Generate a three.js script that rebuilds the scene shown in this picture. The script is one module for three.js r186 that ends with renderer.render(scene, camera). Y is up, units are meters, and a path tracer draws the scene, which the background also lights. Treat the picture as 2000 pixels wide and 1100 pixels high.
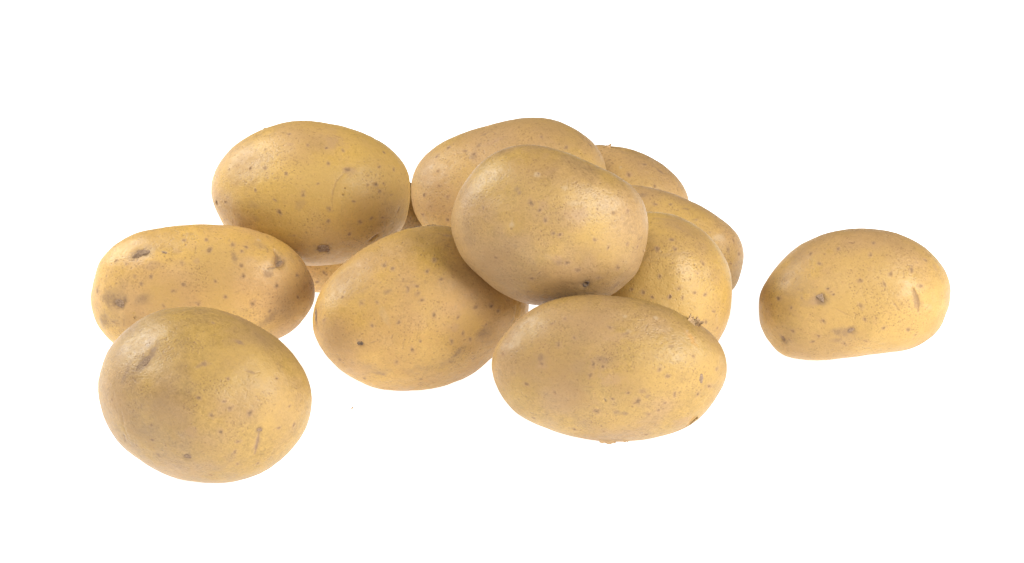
import * as THREE from 'three';
import { RoundedBoxGeometry } from 'three/addons/geometries/RoundedBoxGeometry.js';
import { mergeGeometries } from 'three/addons/utils/BufferGeometryUtils.js';

// ---------------------------------------------------------------- camera, light, exposure
const scene = new THREE.Scene();
scene.background = new THREE.Color(0.05, 0.05, 0.052);          // dim walls of the studio round the table
const ELEV = THREE.MathUtils.degToRad(27), DIST = 1.0, FOV = 12.56;
const camera = new THREE.PerspectiveCamera(FOV, 2000 / 1100, 0.05, 20);
const aim = new THREE.Vector3(0, 0.03, 0);
camera.position.set(0, aim.y + DIST * Math.sin(ELEV), DIST * Math.cos(ELEV));
camera.lookAt(aim);
camera.updateMatrixWorld(true);

const renderer = new THREE.WebGLRenderer({ antialias: true });
renderer.setSize(1024, 563);
renderer.toneMapping = THREE.LinearToneMapping;
renderer.toneMappingExposure = 1;
renderer.shadowMap.enabled = true;

// studio lamps: large soft boxes outside the frame
function softbox(name, w, h, intensity, color, pos, target) {
  const l = new THREE.RectAreaLight(color, intensity, w, h);
  l.name = name; l.position.set(...pos); l.lookAt(...target); scene.add(l);
}
softbox('right_softbox', 0.60, 0.60, 22.0, 0xfffdf8, [0.95, 0.66, 0.64], [0, 0.03, 0]);
softbox('left_softbox', 0.60, 0.60, 18.0, 0xfffdf8, [-0.95, 0.66, -0.30], [0, 0.03, 0]);
softbox('front_softbox', 0.9, 0.7, 2.5, 0xffffff, [-0.30, 0.95, 0.85], [0, 0, 0]);

// ---------------------------------------------------------------- helpers
const { sin, cos, atan2, hypot, sqrt, abs, min, max, floor, PI, exp, pow } = Math;
const clamp = (x, a = 0, b = 1) => (x < a ? a : x > b ? b : x);
const smooth = (a, b, x) => { const t = clamp((x - a) / (b - a)); return t * t * (3 - 2 * t); };
const lerp = (a, b, t) => a + (b - a) * t;
function rng(seed) {
  let s = seed | 0;
  return () => { s = (s + 0x6d2b79f5) | 0; let t = Math.imul(s ^ (s >>> 15), 1 | s); t = (t + Math.imul(t ^ (t >>> 7), 61 | t)) ^ t; return ((t ^ (t >>> 14)) >>> 0) / 4294967296; };
}
const TABLE = (() => { const r = rng(77), a = new Uint8Array(512), f = new Float32Array(256); const p = [...Array(256).keys()]; for (let i = 255; i > 0; i--) { const j = floor(r() * (i + 1)); [p[i], p[j]] = [p[j], p[i]]; } for (let i = 0; i < 512; i++) a[i] = p[i & 255]; for (let i = 0; i < 256; i++) f[i] = r() * 2 - 1; return { a, f }; })();
function noise(x, y, z) {                                       // smooth value noise, -1..1
  const ix = floor(x), iy = floor(y), iz = floor(z);
  let fx = x - ix, fy = y - iy, fz = z - iz; const { a, f } = TABLE;
  fx = fx * fx * (3 - 2 * fx); fy = fy * fy * (3 - 2 * fy); fz = fz * fz * (3 - 2 * fz);
  const X = ix & 255, X1 = (ix + 1) & 255, Y = iy & 255, Y1 = (iy + 1) & 255, Z = iz & 255, Z1 = (iz + 1) & 255;
  const h = (i, j, k) => f[a[a[a[i] + j] + k]];
  return lerp(lerp(lerp(h(X, Y, Z), h(X1, Y, Z), fx), lerp(h(X, Y1, Z), h(X1, Y1, Z), fx), fy),
    lerp(lerp(h(X, Y, Z1), h(X1, Y, Z1), fx), lerp(h(X, Y1, Z1), h(X1, Y1, Z1), fx), fy), fz);
}
const fbm = (x, y, z, o = 3) => { let s = 0, a = 0.5, n = 0; for (let i = 0; i < o; i++) { s += a * noise(x, y, z); n += a; a *= 0.5; x = x * 2.03 + 17.1; y = y * 2.03 + 5.7; z = z * 2.03 + 9.2; } return s / n; };

// ---------------------------------------------------------------- the shooting table
{
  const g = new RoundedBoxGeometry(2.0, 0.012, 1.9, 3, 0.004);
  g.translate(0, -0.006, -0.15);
  const m = new THREE.MeshStandardMaterial({ color: 0xd8d8d8, roughness: 0.75, emissive: 0xffffff, emissiveIntensity: 0.97 });  // emission added to keep the white top clear of shadows
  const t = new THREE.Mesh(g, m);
  t.name = 'white_table'; t.receiveShadow = true;
  t.userData = { kind: 'structure', label: 'plain white table top under the potatoes, with an added glow that hides shadows', category: 'white table' };
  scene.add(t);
  const glow = new THREE.RectAreaLight(0xffffff, 0.12, 1.8, 1.5);  // upward light added to go with the emission of the top
  glow.name = 'added_table_glow'; glow.position.set(0, 0.0006, 0.02); glow.rotation.x = PI / 2; scene.add(glow);
}

// ---------------------------------------------------------------- camera frame: photograph pixels (2000 x 1100)
const F_PX = 550 / Math.tan(THREE.MathUtils.degToRad(FOV / 2));
const CAM = camera.position.clone();
const [RX, UY, BK] = [0, 1, 2].map((i) => new THREE.Vector3().setFromMatrixColumn(camera.matrixWorld, i));

// ---------------------------------------------------------------- one potato: its shape
// outline points are where a straight-on view of the potato ends; depth is its half thickness the other way
class Tuber {
  constructor(o) {
    Object.assign(this, o);
    const n = o.outline.length / 2, pts = [];
    let x0 = 1e9, x1 = -1e9, y0 = 1e9, y1 = -1e9;
    for (let i = 0; i < n; i++) { const x = o.outline[2 * i], y = o.outline[2 * i + 1]; pts.push([x, y]); x0 = min(x0, x); x1 = max(x1, x); y0 = min(y0, y); y1 = max(y1, y); }
    this.cx = (x0 + x1) / 2; this.cy = (y0 + y1) / 2;
    const polar = pts.map(([x, y]) => [atan2(-(y - this.cy), x - this.cx), hypot(x - this.cx, y - this.cy)]).sort((a, b) => a[0] - b[0]);
    const N = 360, R = new Float32Array(N);
    const m = polar.length, get = (i) => { const k = ((i % m) + m) % m, w = floor(i / m); return [polar[k][0] + w * 2 * PI, polar[k][1]]; };
    for (let s = 0, i = -1; s < N; s++) {
      const th = -PI + (s / N) * 2 * PI;
      while (get(i + 1)[0] <= th) i++;
      const [p0, p1, p2, p3] = [get(i - 1), get(i), get(i + 1), get(i + 2)];
      const t = (th - p1[0]) / (p2[0] - p1[0]), d = p2[0] - p1[0];
      const m1 = ((p2[1] - p0[1]) / (p2[0] - p0[0])) * d, m2 = ((p3[1] - p1[1]) / (p3[0] - p1[0])) * d;
      const t2 = t * t, t3 = t2 * t;
      R[s] = (2 * t3 - 3 * t2 + 1) * p1[1] + (t3 - 2 * t2 + t) * m1 + (3 * t2 - 2 * t3) * p2[1] + (t3 - t2) * m2;
    }
    this.R = R.map((_, s) => { let a = 0, w = 0; for (let k = -5; k <= 5; k++) { const g = exp(-k * k / 10); a += g * R[(s + k + N) % N]; w += g; } return a / w; });
    // centred ellipse that fits the outline best: 1/r^2 = p + q cos 2t + s sin 2t
    let p = 0, q = 0, s2 = 0;
    this.R.forEach((r, s) => { const th = -PI + (s / N) * 2 * PI, k = 1 / (r * r); p += k / N; q += 2 * k * cos(2 * th) / N; s2 += 2 * k * sin(2 * th) / N; });
    Object.assign(this, { p, q, s2 });
    this.alpha = atan2(-s2, -q) / 2;                             // long axis
    this.b = 1 / sqrt(p + hypot(q, s2)); this.a = 1 / sqrt(p - hypot(q, s2));
    this.D = (o.depth ?? 0.97) * this.b;
    this.lean = o.lean ?? [0, 0];
    this.r = rng(o.seed * 977 + 13);
    this.off = o.seed * 13.37;
    // basis in the world
    this.ray = new THREE.Vector3().copy(RX).multiplyScalar((this.cx - 1000) / F_PX).addScaledVector(UY, -(this.cy - 550) / F_PX).addScaledVector(BK, -1);
    this.zh = this.ray.clone().normalize().negate();
    this.A = [cos(this.alpha), sin(this.alpha)];
  }
  reach(th, rho) {                                               // radius across the view for a direction
    const e = 1 / sqrt(this.p + this.q * cos(2 * th) + this.s2 * sin(2 * th));
    let k = ((th + PI) / (2 * PI)) * 360; const i = floor(k); k -= i;
    const r = lerp(this.R[((i % 360) + 360) % 360], this.R[(i + 1) % 360 >= 0 ? (i + 1) % 360 : 0], k);
    return lerp(e, r, smooth(0.15, 0.97, rho));
  }
  thick(dx, dy, dz) { const o = this.off; return this.D * (1 + 0.10 * noise(dx * 1.25 + o, dy * 1.25 + 3.1, dz * 1.25 + 7.7) + 0.03 * noise(dx * 3 + o, dy * 3, dz * 3 + 1.7)); }
  at(dx, dy, dz, out = [0, 0, 0]) {                              // unit direction -> pixels from the centre (x right, y up, z to the eye)
    const rho = min(1, hypot(dx, dy)), th = atan2(dy, dx), R = this.reach(th, rho);
    out[0] = R * dx; out[1] = R * dy; out[2] = this.thick(dx, dy, dz) * dz + this.lean[0] * out[0] + this.lean[1] * out[1];
    return out;
  }
  dirOf(x, y, z) {                                               // pixels from the centre -> unit direction of the skin beneath, and how far out the point is
    z -= this.lean[0] * x + this.lean[1] * y;
    const th = atan2(y, x), l = hypot(x, y); let rho = min(1, l / this.reach(th, 0.6));
    let dx = 0, dy = 0, dz = 0, k = 1;
    for (let i = 0; i < 3; i++) {
      const R = this.reach(th, rho), X = x / R, Y = y / R, Z = z / this.thick(dx, dy, dz || Math.sign(z));
      k = hypot(X, Y, Z) || 1e-6; dx = X / k; dy = Y / k; dz = Z / k; rho = hypot(dx, dy);
    }
    return [dx, dy, dz, k];
  }
  dirAt(px, py) {                                                // the place on the side that shows at that photograph pixel
    const x = px - this.cx, y = this.cy - py, th = atan2(y, x), l = hypot(x, y);
    let rho = 0.5; for (let i = 0; i < 12; i++) rho = min(0.995, l / this.reach(th, rho));
    return [rho * cos(th), rho * sin(th), sqrt(1 - rho * rho)];
  }
  uvDir(u, v) {
    const psi = u * 2 * PI - PI / 2, phi = v * PI, s = sin(phi), a = cos(phi), b = s * cos(psi), [A0, A1] = this.A;
    return [A0 * a - A1 * b, A1 * a + A0 * b, s * sin(psi)];
  }
  dirUv(d) {
    const [A0, A1] = this.A, a = A0 * d[0] + A1 * d[1], b = -A1 * d[0] + A0 * d[1];
    let u = (atan2(d[2], b) + PI / 2) / (2 * PI); if (u < 0) u += 1;
    return [u, Math.acos(clamp(a, -1, 1)) / PI];
  }
  frame(d) {                                                     // point, outward normal, tangents, in pixel units
    const c = this.at(...d), e = 0.02;
    const step = (v) => { const w = [d[0] + v[0] * e, d[1] + v[1] * e, d[2] + v[2] * e], l = hypot(...w); return this.at(w[0] / l, w[1] / l, w[2] / l); };
    const D = new THREE.Vector3(...d), t1 = new THREE.Vector3(abs(d[0]) > 0.9 ? 0 : 1, abs(d[0]) > 0.9 ? 1 : 0, 0).cross(D).normalize(), t2 = D.clone().cross(t1);
    const P = new THREE.Vector3(...c), p1 = new THREE.Vector3(...step(t1.toArray())).sub(P), p2 = new THREE.Vector3(...step(t2.toArray())).sub(P);
    const n = p1.cross(p2).normalize(); if (n.dot(P) < 0) n.negate();
    const ex = new THREE.Vector3(1, 0, 0).addScaledVector(n, -n.x); if (ex.length() < 0.05) ex.set(0, 0, -1).addScaledVector(n, n.z); ex.normalize();
    return { P, n, ex, ey: n.clone().cross(ex) };
  }
  // world
  low() { let m = 1e9; const q = []; for (let i = 0; i <= 40; i++) for (let j = 0; j < 80; j++) { this.at(...this.uvDir(j / 80, i / 40), q); m = min(m, q[0] * RX.y + q[1] * UY.y + q[2] * this.zh.y); } return m; }
  stand(y) { this.set((y - CAM.y) / (this.ray.y + this.low() / F_PX)); }
  set(t) {
    this.t = t; this.k = t / F_PX; this.C = CAM.clone().addScaledVector(this.ray, t);
    this.M = new THREE.Matrix4().makeBasis(RX.clone().multiplyScalar(this.k), UY.clone().multiplyScalar(this.k), this.zh.clone().multiplyScalar(this.k)).setPosition(this.C);
    this.inv = this.M.clone().invert();
  }
  dig(other) {                                                   // deepest overlap in pixels of this one's skin inside another
    const q = [], v = new THREE.Vector3(); let deep = -1e9;
    for (let i = 0; i <= 36; i++) for (let j = 0; j < 64; j++) {
      this.at(...this.uvDir(j / 64, i / 36), q); v.set(...q).applyMatrix4(this.M).applyMatrix4(other.inv);
      const k = other.dirOf(v.x, v.y, v.z)[3]; deep = max(deep, (1 - k) * other.b);
    }
    return deep;
  }
}

// ---------------------------------------------------------------- one potato: its skin
const TW = 1024, TH = 512;
const TAN = [0.412, 0.254, 0.104], YELLOW = [0.440, 0.272, 0.075], RUSSET = [0.330, 0.196, 0.081];
const SPOT = [0.19, 0.115, 0.064], DARK = [0.075, 0.046, 0.027], PINK = [0.35, 0.212, 0.105], GREY = [0.285, 0.178, 0.085], PALE = [0.44, 0.32, 0.19], ORANGE = [0.46, 0.235, 0.05], BROWN = [0.18, 0.098, 0.042];

function skin(T) {
  const N = TW * TH, P = new Float32Array(N * 3), col = new Float32Array(N * 3), hF = new Float32Array(N), hC = new Float32Array(N), rough = new Float32Array(N);
  const q = [], o = T.off, rus = T.russet ?? 0.5, yel = T.yellow ?? 0.5, hue = T.hue ?? [1, 1, 1];
  for (let j = 0; j < TH; j++) for (let i = 0; i < TW; i++) {
    const k = j * TW + i; T.at(...T.uvDir((i + 0.5) / TW, (j + 0.5) / TH), q);
    P[3 * k] = q[0]; P[3 * k + 1] = q[1]; P[3 * k + 2] = q[2];
    const x = q[0] / 100 + o, y = q[1] / 100 + 4.4, z = q[2] / 100 + 8.1;
    const low = fbm(x * 1.1, y * 1.1, z * 1.1, 3), mid = fbm(x * 3.2 + 9, y * 3.2, z * 3.2, 3), fine = fbm(x * 14, y * 14, z * 14, 2), grain = noise(x * 38, y * 38, z * 38), grit = noise(x * 70, y * 70, z * 70);
    const streak = fbm(x * 2 + mid * 0.8, y * 9 + low * 3, z * 5, 3);
    const ky = smooth(-0.35, 0.45, low + 0.35 * mid + (yel - 0.5) * 1.4);
    const kr = smooth(-0.25, 0.55, fbm(x * 0.9 + 31, y * 0.9 + 7, z * 0.9, 2) + 0.5 * mid + 0.25 * fine + (rus - 0.5) * 1.3);
    const net = smooth(0.05, 0.6, fine * 0.7 + grain * 0.6) * (0.25 + 0.75 * kr);
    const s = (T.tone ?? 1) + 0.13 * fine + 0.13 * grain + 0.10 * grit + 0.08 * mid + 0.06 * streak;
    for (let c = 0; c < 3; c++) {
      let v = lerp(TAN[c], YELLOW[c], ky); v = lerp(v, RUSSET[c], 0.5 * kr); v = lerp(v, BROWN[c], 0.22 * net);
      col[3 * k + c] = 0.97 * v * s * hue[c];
    }
    hF[k] = 0.14 * fine + 0.30 * grain + 0.26 * grit - 0.25 * net + 0.2 * mid;
    rough[k] = 0.46 + 0.16 * kr + 0.06 * fine;
  }
  const blob = (d, R, fn) => {                                   // calls fn(texel, dx, dy, distance) within R pixels of the point on the skin
    const { P: C, ex, ey } = T.frame(d), [u, v] = T.dirUv(d), span = min(0.5, (R * 1.25) / (PI * T.b)), j0 = max(0, floor((v - span) * TH)), j1 = min(TH - 1, Math.ceil((v + span) * TH));
    for (let j = j0; j <= j1; j++) {
      const s = max(0.02, sin(((j + 0.5) / TH) * PI)), w = min(0.5, (R * 1.3) / (2 * PI * T.b * s)), i0 = floor((u - w) * TW), i1 = w >= 0.5 ? i0 + TW - 1 : Math.ceil((u + w) * TW);
      for (let ii = i0; ii <= i1; ii++) {
        const k = j * TW + (((ii % TW) + TW) % TW), X = P[3 * k] - C.x, Y = P[3 * k + 1] - C.y, Z = P[3 * k + 2] - C.z;
        const r2 = X * X + Y * Y + Z * Z; if (r2 > R * R) continue;
        fn(k, X * ex.x + Y * ex.y + Z * ex.z, X * ey.x + Y * ey.y + Z * ey.z, sqrt(r2));
      }
    }
  };
  const tint = (k, c, a) => { for (let i = 0; i < 3; i++) col[3 * k + i] = lerp(col[3 * k + i], c[i], a); };
  const wob = (k, f) => noise(P[3 * k] * f + o, P[3 * k + 1] * f, P[3 * k + 2] * f);
  const rnd = T.r;
  const anyDir = () => { const z = rnd() * 2 - 1, a = rnd() * 2 * PI, s = sqrt(1 - z * z); return [s * cos(a), s * sin(a), z]; };
  // pale or grey corky dot with a darker heart
  const spot = (d, r, s = 1, c = SPOT) => { const el = 0.7 + rnd() * 0.6, an = rnd() * PI; blob(d, r * 2.2, (k, x, y) => {
    const X = (x * cos(an) + y * sin(an)) * el, Y = (-x * sin(an) + y * cos(an)) / el, l = hypot(X, Y) / r + 0.5 * wob(k, 0.2) + 0.25 * wob(k, 0.5);
    tint(k, PINK, 0.35 * s * smooth(1.9, 0.7, l)); tint(k, c, 0.48 * s * smooth(1.15, 0.3, l)); tint(k, DARK, 0.22 * s * smooth(0.55, 0.2, l + 0.3 * wob(k, 0.6)));
    hF[k] += s * (0.35 * smooth(1.5, 0.9, l) - 0.6 * smooth(0.95, 0.3, l)); rough[k] += 0.18 * smooth(1.3, 0.6, l);
  }); };
  const patch = (d, rx, ry, an, c, s, h = 0, f = 0.09) => { const a = an * PI / 180, R = max(rx, ry) * 1.5; blob(d, R, (k, x, y) => {
    const X = (x * cos(a) + y * sin(a)) / rx, Y = (-x * sin(a) + y * cos(a)) / ry, l = hypot(X, Y) + 0.45 * wob(k, f) + 0.22 * wob(k, f * 3.3);
    const w = smooth(1.15, 0.25, l); tint(k, c, s * w * (0.8 + 0.3 * wob(k, 0.3))); hF[k] += h * w * (0.6 + 0.8 * wob(k, 0.25)); rough[k] += 0.1 * abs(s) * w;
  }); };
  const pores = (d, R, n) => { const f = T.frame(d); for (let i = 0; i < n; i++) {
    const a = rnd() * 2 * PI, l = R * sqrt(rnd()) , p = f.P.clone().addScaledVector(f.ex, l * cos(a)).addScaledVector(f.ey, l * sin(a)), e = T.dirOf(p.x, p.y, p.z), r = 0.7 + rnd() * 0.8, s = 0.2 + 0.42 * rnd();
    blob(e.slice(0, 3), r * 2, (k, x, y, l2) => { const w = smooth(r * 1.5, r * 0.4, l2); tint(k, BROWN, s * w); hF[k] -= 0.35 * w; });
  } };
  const line = (pts, w, c, s, deep) => { deep *= 0.7;            // a crack or scratch through photograph points
    for (let i = 0; i + 3 < pts.length; i += 2) {
      const n = Math.ceil(hypot(pts[i + 2] - pts[i], pts[i + 3] - pts[i + 1]) / 1.5);
      for (let m = 0; m < n; m++) {
        const g = (i / 2 + m / n) / (pts.length / 2 - 1), wide = w * (0.35 + 0.65 * sin(PI * clamp(g * 0.9 + 0.05))) * (0.8 + 0.5 * rnd());
        const d = T.dirAt(lerp(pts[i], pts[i + 2], m / n) + rnd() - 0.5, lerp(pts[i + 1], pts[i + 3], m / n) + rnd() - 0.5);
        blob(d, wide * 2.4, (k, x, y, l) => { const e = smooth(wide, wide * 0.3, l); tint(k, c, 0.5 * s * e); tint(k, PINK, 0.05 * s * smooth(wide * 2.4, wide, l)); hF[k] -= deep * 0.25 * e; hC[k] = min(hC[k], -deep * smooth(wide * 2, 0, l)); });
      }
    }
  };
  const dent = (d, R, h) => blob(d, R * 1.6, (k, x, y, l) => { hC[k] += h * exp(-(l * l) / (R * R * 0.35)); });

  // scattered over the whole skin
  for (let i = 0; i < 70; i++) spot(anyDir(), 1.4 + 2.2 * rnd() * rnd(), 0.15 + 0.3 * rnd());
  for (let i = 0; i < 26; i++) patch(anyDir(), 8 + 22 * rnd(), 4 + 9 * rnd(), 180 * rnd(), [PINK, RUSSET, PALE, GREY][floor(rnd() * 4)], 0.16 + 0.2 * rnd(), 0.08);
  for (let i = 0; i < 12; i++) pores(anyDir(), 14 + 22 * rnd(), 14 + 20 * rnd());
  for (let i = 0; i < 2600; i++) { const d = anyDir(), r = 0.8 + 0.9 * rnd(), s = 0.2 + 0.4 * rnd() * (0.5 + rus); blob(d, r * 2, (k, x, y, l) => { const w = smooth(r * 1.6, r * 0.3, l); tint(k, BROWN, s * w); hF[k] -= 0.6 * w; }); }
  for (let i = 0; i < 14; i++) { const d = anyDir(); patch(d, 5 + 9 * rnd(), 1.2 + rnd(), 180 * rnd(), SPOT, 0.45, -0.8, 0.2); }
  // the marks that the photograph shows, by kind
  const at = (x, y) => T.dirAt(x, y), M = T.marks ?? {};
  const each = (list, n, fn) => { for (let i = 0; list && i + n <= list.length; i += n) fn(...list.slice(i, i + n)); };
  each(M.yellow, 3, (x, y, r) => patch(at(x, y), r, r, 0, YELLOW, 0.55, 0, 0.015));
  each(M.russet, 3, (x, y, r) => patch(at(x, y), r, r * 0.8, 0, RUSSET, 0.5, 0.08, 0.03));
  each(M.grey, 5, (x, y, rx, ry, a) => patch(at(x, y), rx, ry, a, GREY, 0.42, 0.1, 0.06));
  each(M.pink, 5, (x, y, rx, ry, a) => patch(at(x, y), rx, ry, a, PINK, 0.6, 0.2));
  each(M.pale, 5, (x, y, rx, ry, a) => patch(at(x, y), rx, ry, a, PALE, 0.6, 0.25));
  each(M.bruise, 5, (x, y, rx, ry, a) => { patch(at(x, y), rx * 1.3, ry * 1.3, a, GREY, 0.4); patch(at(x, y), rx, ry, a, SPOT, 0.55, -0.1, 0.12); });
  each(M.wound, 5, (x, y, rx, ry, a) => { patch(at(x, y), rx * 1.4, ry * 1.5, a, PINK, 0.5, 0.5); patch(at(x, y), rx, ry, a, ORANGE, 0.8, -1.5, 0.14); });
  each(M.pores, 3, (x, y, r) => pores(at(x, y), r, floor(r * 2.7 + 8)));
  each(M.spots, 3, (x, y, r) => spot(at(x, y), r, 1));
  each(M.dark, 3, (x, y, r) => { spot(at(x, y), r * 1.15, 1); patch(at(x, y), r * 0.62, r * 0.5, 30, DARK, 0.38, -0.6, 0.2); });
  each(M.holes, 3, (x, y, r) => { patch(at(x, y), r * 2.4, r * 2, 0, YELLOW, 0.6); patch(at(x, y), r, r * 0.9, 0, BROWN, 0.95, -3, 0.1); dent(at(x, y), r * 2.5, -1); });
  each(M.dents, 4, (x, y, r, h) => dent(at(x, y), r, h));
  for (const l of M.cracks ?? []) line(l.pts, l.w, l.c === 'dark' ? DARK : l.c === 'orange' ? ORANGE : l.c === 'pale' ? PALE : l.c === 'spot' ? SPOT : BROWN, l.s ?? 1, l.deep ?? 1);
  for (const e of T.parts ?? []) if (e.kind === 'eye') { patch(at(e.x, e.y), e.rx * 1.8, e.ry * 1.9, e.a, SPOT, 0.4, 0, 0.1); patch(at(e.x, e.y), e.rx * 1.25, e.ry * 1.35, e.a, DARK, e.ring ?? 0.45, -0.6, 0.1); dent(at(e.x, e.y), max(e.rx, e.ry) * 1.5, -(e.sunk ?? 2.2)); }

  const bytes = new Uint8Array(N * 4), hr = new Float32Array(N * 4);
  for (let k = 0; k < N; k++) {
    for (let c = 0; c < 3; c++) { const v = clamp(col[3 * k + c], 0.004, 1); bytes[4 * k + c] = 255 * (v <= 0.0031308 ? v * 12.92 : 1.055 * pow(v, 1 / 2.4) - 0.055) + 0.5; }
    bytes[4 * k + 3] = 255;
    hr[4 * k] = clamp(0.5 + hF[k] / 12); hr[4 * k + 1] = clamp(rough[k], 0.2, 0.95); hr[4 * k + 3] = 1;
  }
  const tex = (data, type) => { const t = new THREE.DataTexture(data, TW, TH, THREE.RGBAFormat, type); t.magFilter = THREE.LinearFilter; t.minFilter = THREE.LinearFilter; t.wrapS = t.wrapT = THREE.RepeatWrapping; t.needsUpdate = true; return t; };
  const map = tex(bytes, THREE.UnsignedByteType); map.colorSpace = THREE.SRGBColorSpace;
  const relief = tex(hr, THREE.FloatType);
  T.hC = hC;
  return new THREE.MeshPhysicalMaterial({ name: 'potato_skin', map, bumpMap: relief, bumpScale: 12 * T.k * 0.55, roughnessMap: relief, roughness: 1, specularIntensity: 0.9, ior: 1.5 });
}

function body(T, base) {
  const W = 288, H = 144, pos = [], uv = [], idx = [], nor = [];
  const G = new Array((W + 1) * (H + 1)), v = new THREE.Vector3();
  const coarse = (u, w) => { const x = u * TW - 0.5, y = clamp(w * TH - 0.5, 0, TH - 1), i = floor(x), j = floor(y), a = x - i, b = y - j, g = (m, n) => T.hC[min(n, TH - 1) * TW + (((m % TW) + TW) % TW)]; return lerp(lerp(g(i, j), g(i + 1, j), a), lerp(g(i, j + 1), g(i + 1, j + 1), a), b); };
  for (let j = 0; j <= H; j++) for (let i = 0; i <= W; i++) {
    const d = T.uvDir(i / W, j / H), q = T.at(...d), n = T.frame(d).n;
    const h = coarse(i / W, j / H) * smooth(0, 0.06, min(j / H, 1 - j / H)) + 1.0 * fbm(q[0] / 45 + T.off, q[1] / 45, q[2] / 45, 2) + 0.35 * noise(q[0] / 9, q[1] / 9, q[2] / 9 + T.off);
    v.set(q[0] + n.x * h, q[1] + n.y * h, q[2] + n.z * h).applyMatrix4(T.M).sub(base);
    G[j * (W + 1) + i] = v.clone(); pos.push(v.x, v.y, v.z); uv.push(i / W, j / H);
  }
  const g = (i, j) => { i = ((i % W) + W) % W; if (j < 0) { j = -j; i = (i + W / 2) % W; } if (j > H) { j = 2 * H - j; i = (i + W / 2) % W; } return G[j * (W + 1) + i]; };
  const c = T.C.clone().sub(base);
  for (let j = 0; j <= H; j++) for (let i = 0; i <= W; i++) {
    let n;
    if (j === 0 || j === H) { n = new THREE.Vector3(); const jj = j ? H - 1 : 1; for (let k = 0; k < W; k += 4) { const e1 = g(k, jj).clone().sub(g(0, j)), e2 = g(k + 4, jj).clone().sub(g(0, j)); n.add(e1.cross(e2)); } n.normalize(); } else n = g(i + 1, j).clone().sub(g(i - 1, j)).cross(g(i, j + 1).clone().sub(g(i, j - 1))).normalize();
    if (n.dot(G[j * (W + 1) + i].clone().sub(c)) < 0) n.negate();
    nor.push(n.x, n.y, n.z);
  }
  for (let j = 0; j < H; j++) for (let i = 0; i < W; i++) {
    const a = j * (W + 1) + i, b = a + 1, d = a + W + 1, e = d + 1;
    const e1 = G[d].clone().sub(G[a]), e2 = G[e].clone().sub(G[a]), out = e1.cross(e2).dot(G[a].clone().sub(c)) >= 0;
    if (out) idx.push(a, d, e, a, e, b); else idx.push(a, e, d, a, b, e);
  }
  const geo = new THREE.BufferGeometry();
  geo.setAttribute('position', new THREE.Float32BufferAttribute(pos, 3)); geo.setAttribute('normal', new THREE.Float32BufferAttribute(nor, 3)); geo.setAttribute('uv', new THREE.Float32BufferAttribute(uv, 2)); geo.setIndex(idx);
  return geo;
}

// ---------------------------------------------------------------- small pieces on the skin
function barkTexture(seed, base, dark) {
  const n = 96, d = new Uint8Array(n * n * 4), h = new Uint8Array(n * n * 4);
  for (let j = 0; j < n; j++) for (let i = 0; i < n; i++) {
    const f = fbm(i / 14 + seed, j / 6, seed * 3.3, 3), g = noise(i / 3, j / 3, seed), k = 4 * (j * n + i), t = clamp(0.5 + 0.55 * f + 0.25 * g);
    for (let c = 0; c < 3; c++) d[k + c] = 255 * pow(lerp(dark[c], base[c], t), 1 / 2.2); d[k + 3] = 255;
    h[k] = h[k + 1] = h[k + 2] = 255 * t; h[k + 3] = 255;
  }
  const mk = (a) => { const t = new THREE.DataTexture(a, n, n, THREE.RGBAFormat); t.magFilter = THREE.LinearFilter; t.wrapS = t.wrapT = THREE.RepeatWrapping; t.needsUpdate = true; return t; };
  const map = mk(d); map.colorSpace = THREE.SRGBColorSpace;
  return new THREE.MeshStandardMaterial({ map, bumpMap: mk(h), bumpScale: 0.00012, roughness: 0.9, side: THREE.DoubleSide });
}
const CORK = barkTexture(3.1, [0.34, 0.225, 0.135], [0.13, 0.078, 0.042]);
const CORK_DARK = barkTexture(5.7, [0.19, 0.13, 0.085], [0.05, 0.03, 0.018]);
const PEEL = barkTexture(8.2, [0.56, 0.38, 0.20], [0.38, 0.235, 0.11]);
const PEEL_GREY = barkTexture(9.9, [0.34, 0.235, 0.15], [0.17, 0.105, 0.06]);
const MAT = { cork: CORK, dark: CORK_DARK, peel: PEEL, grey: PEEL_GREY };

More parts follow.
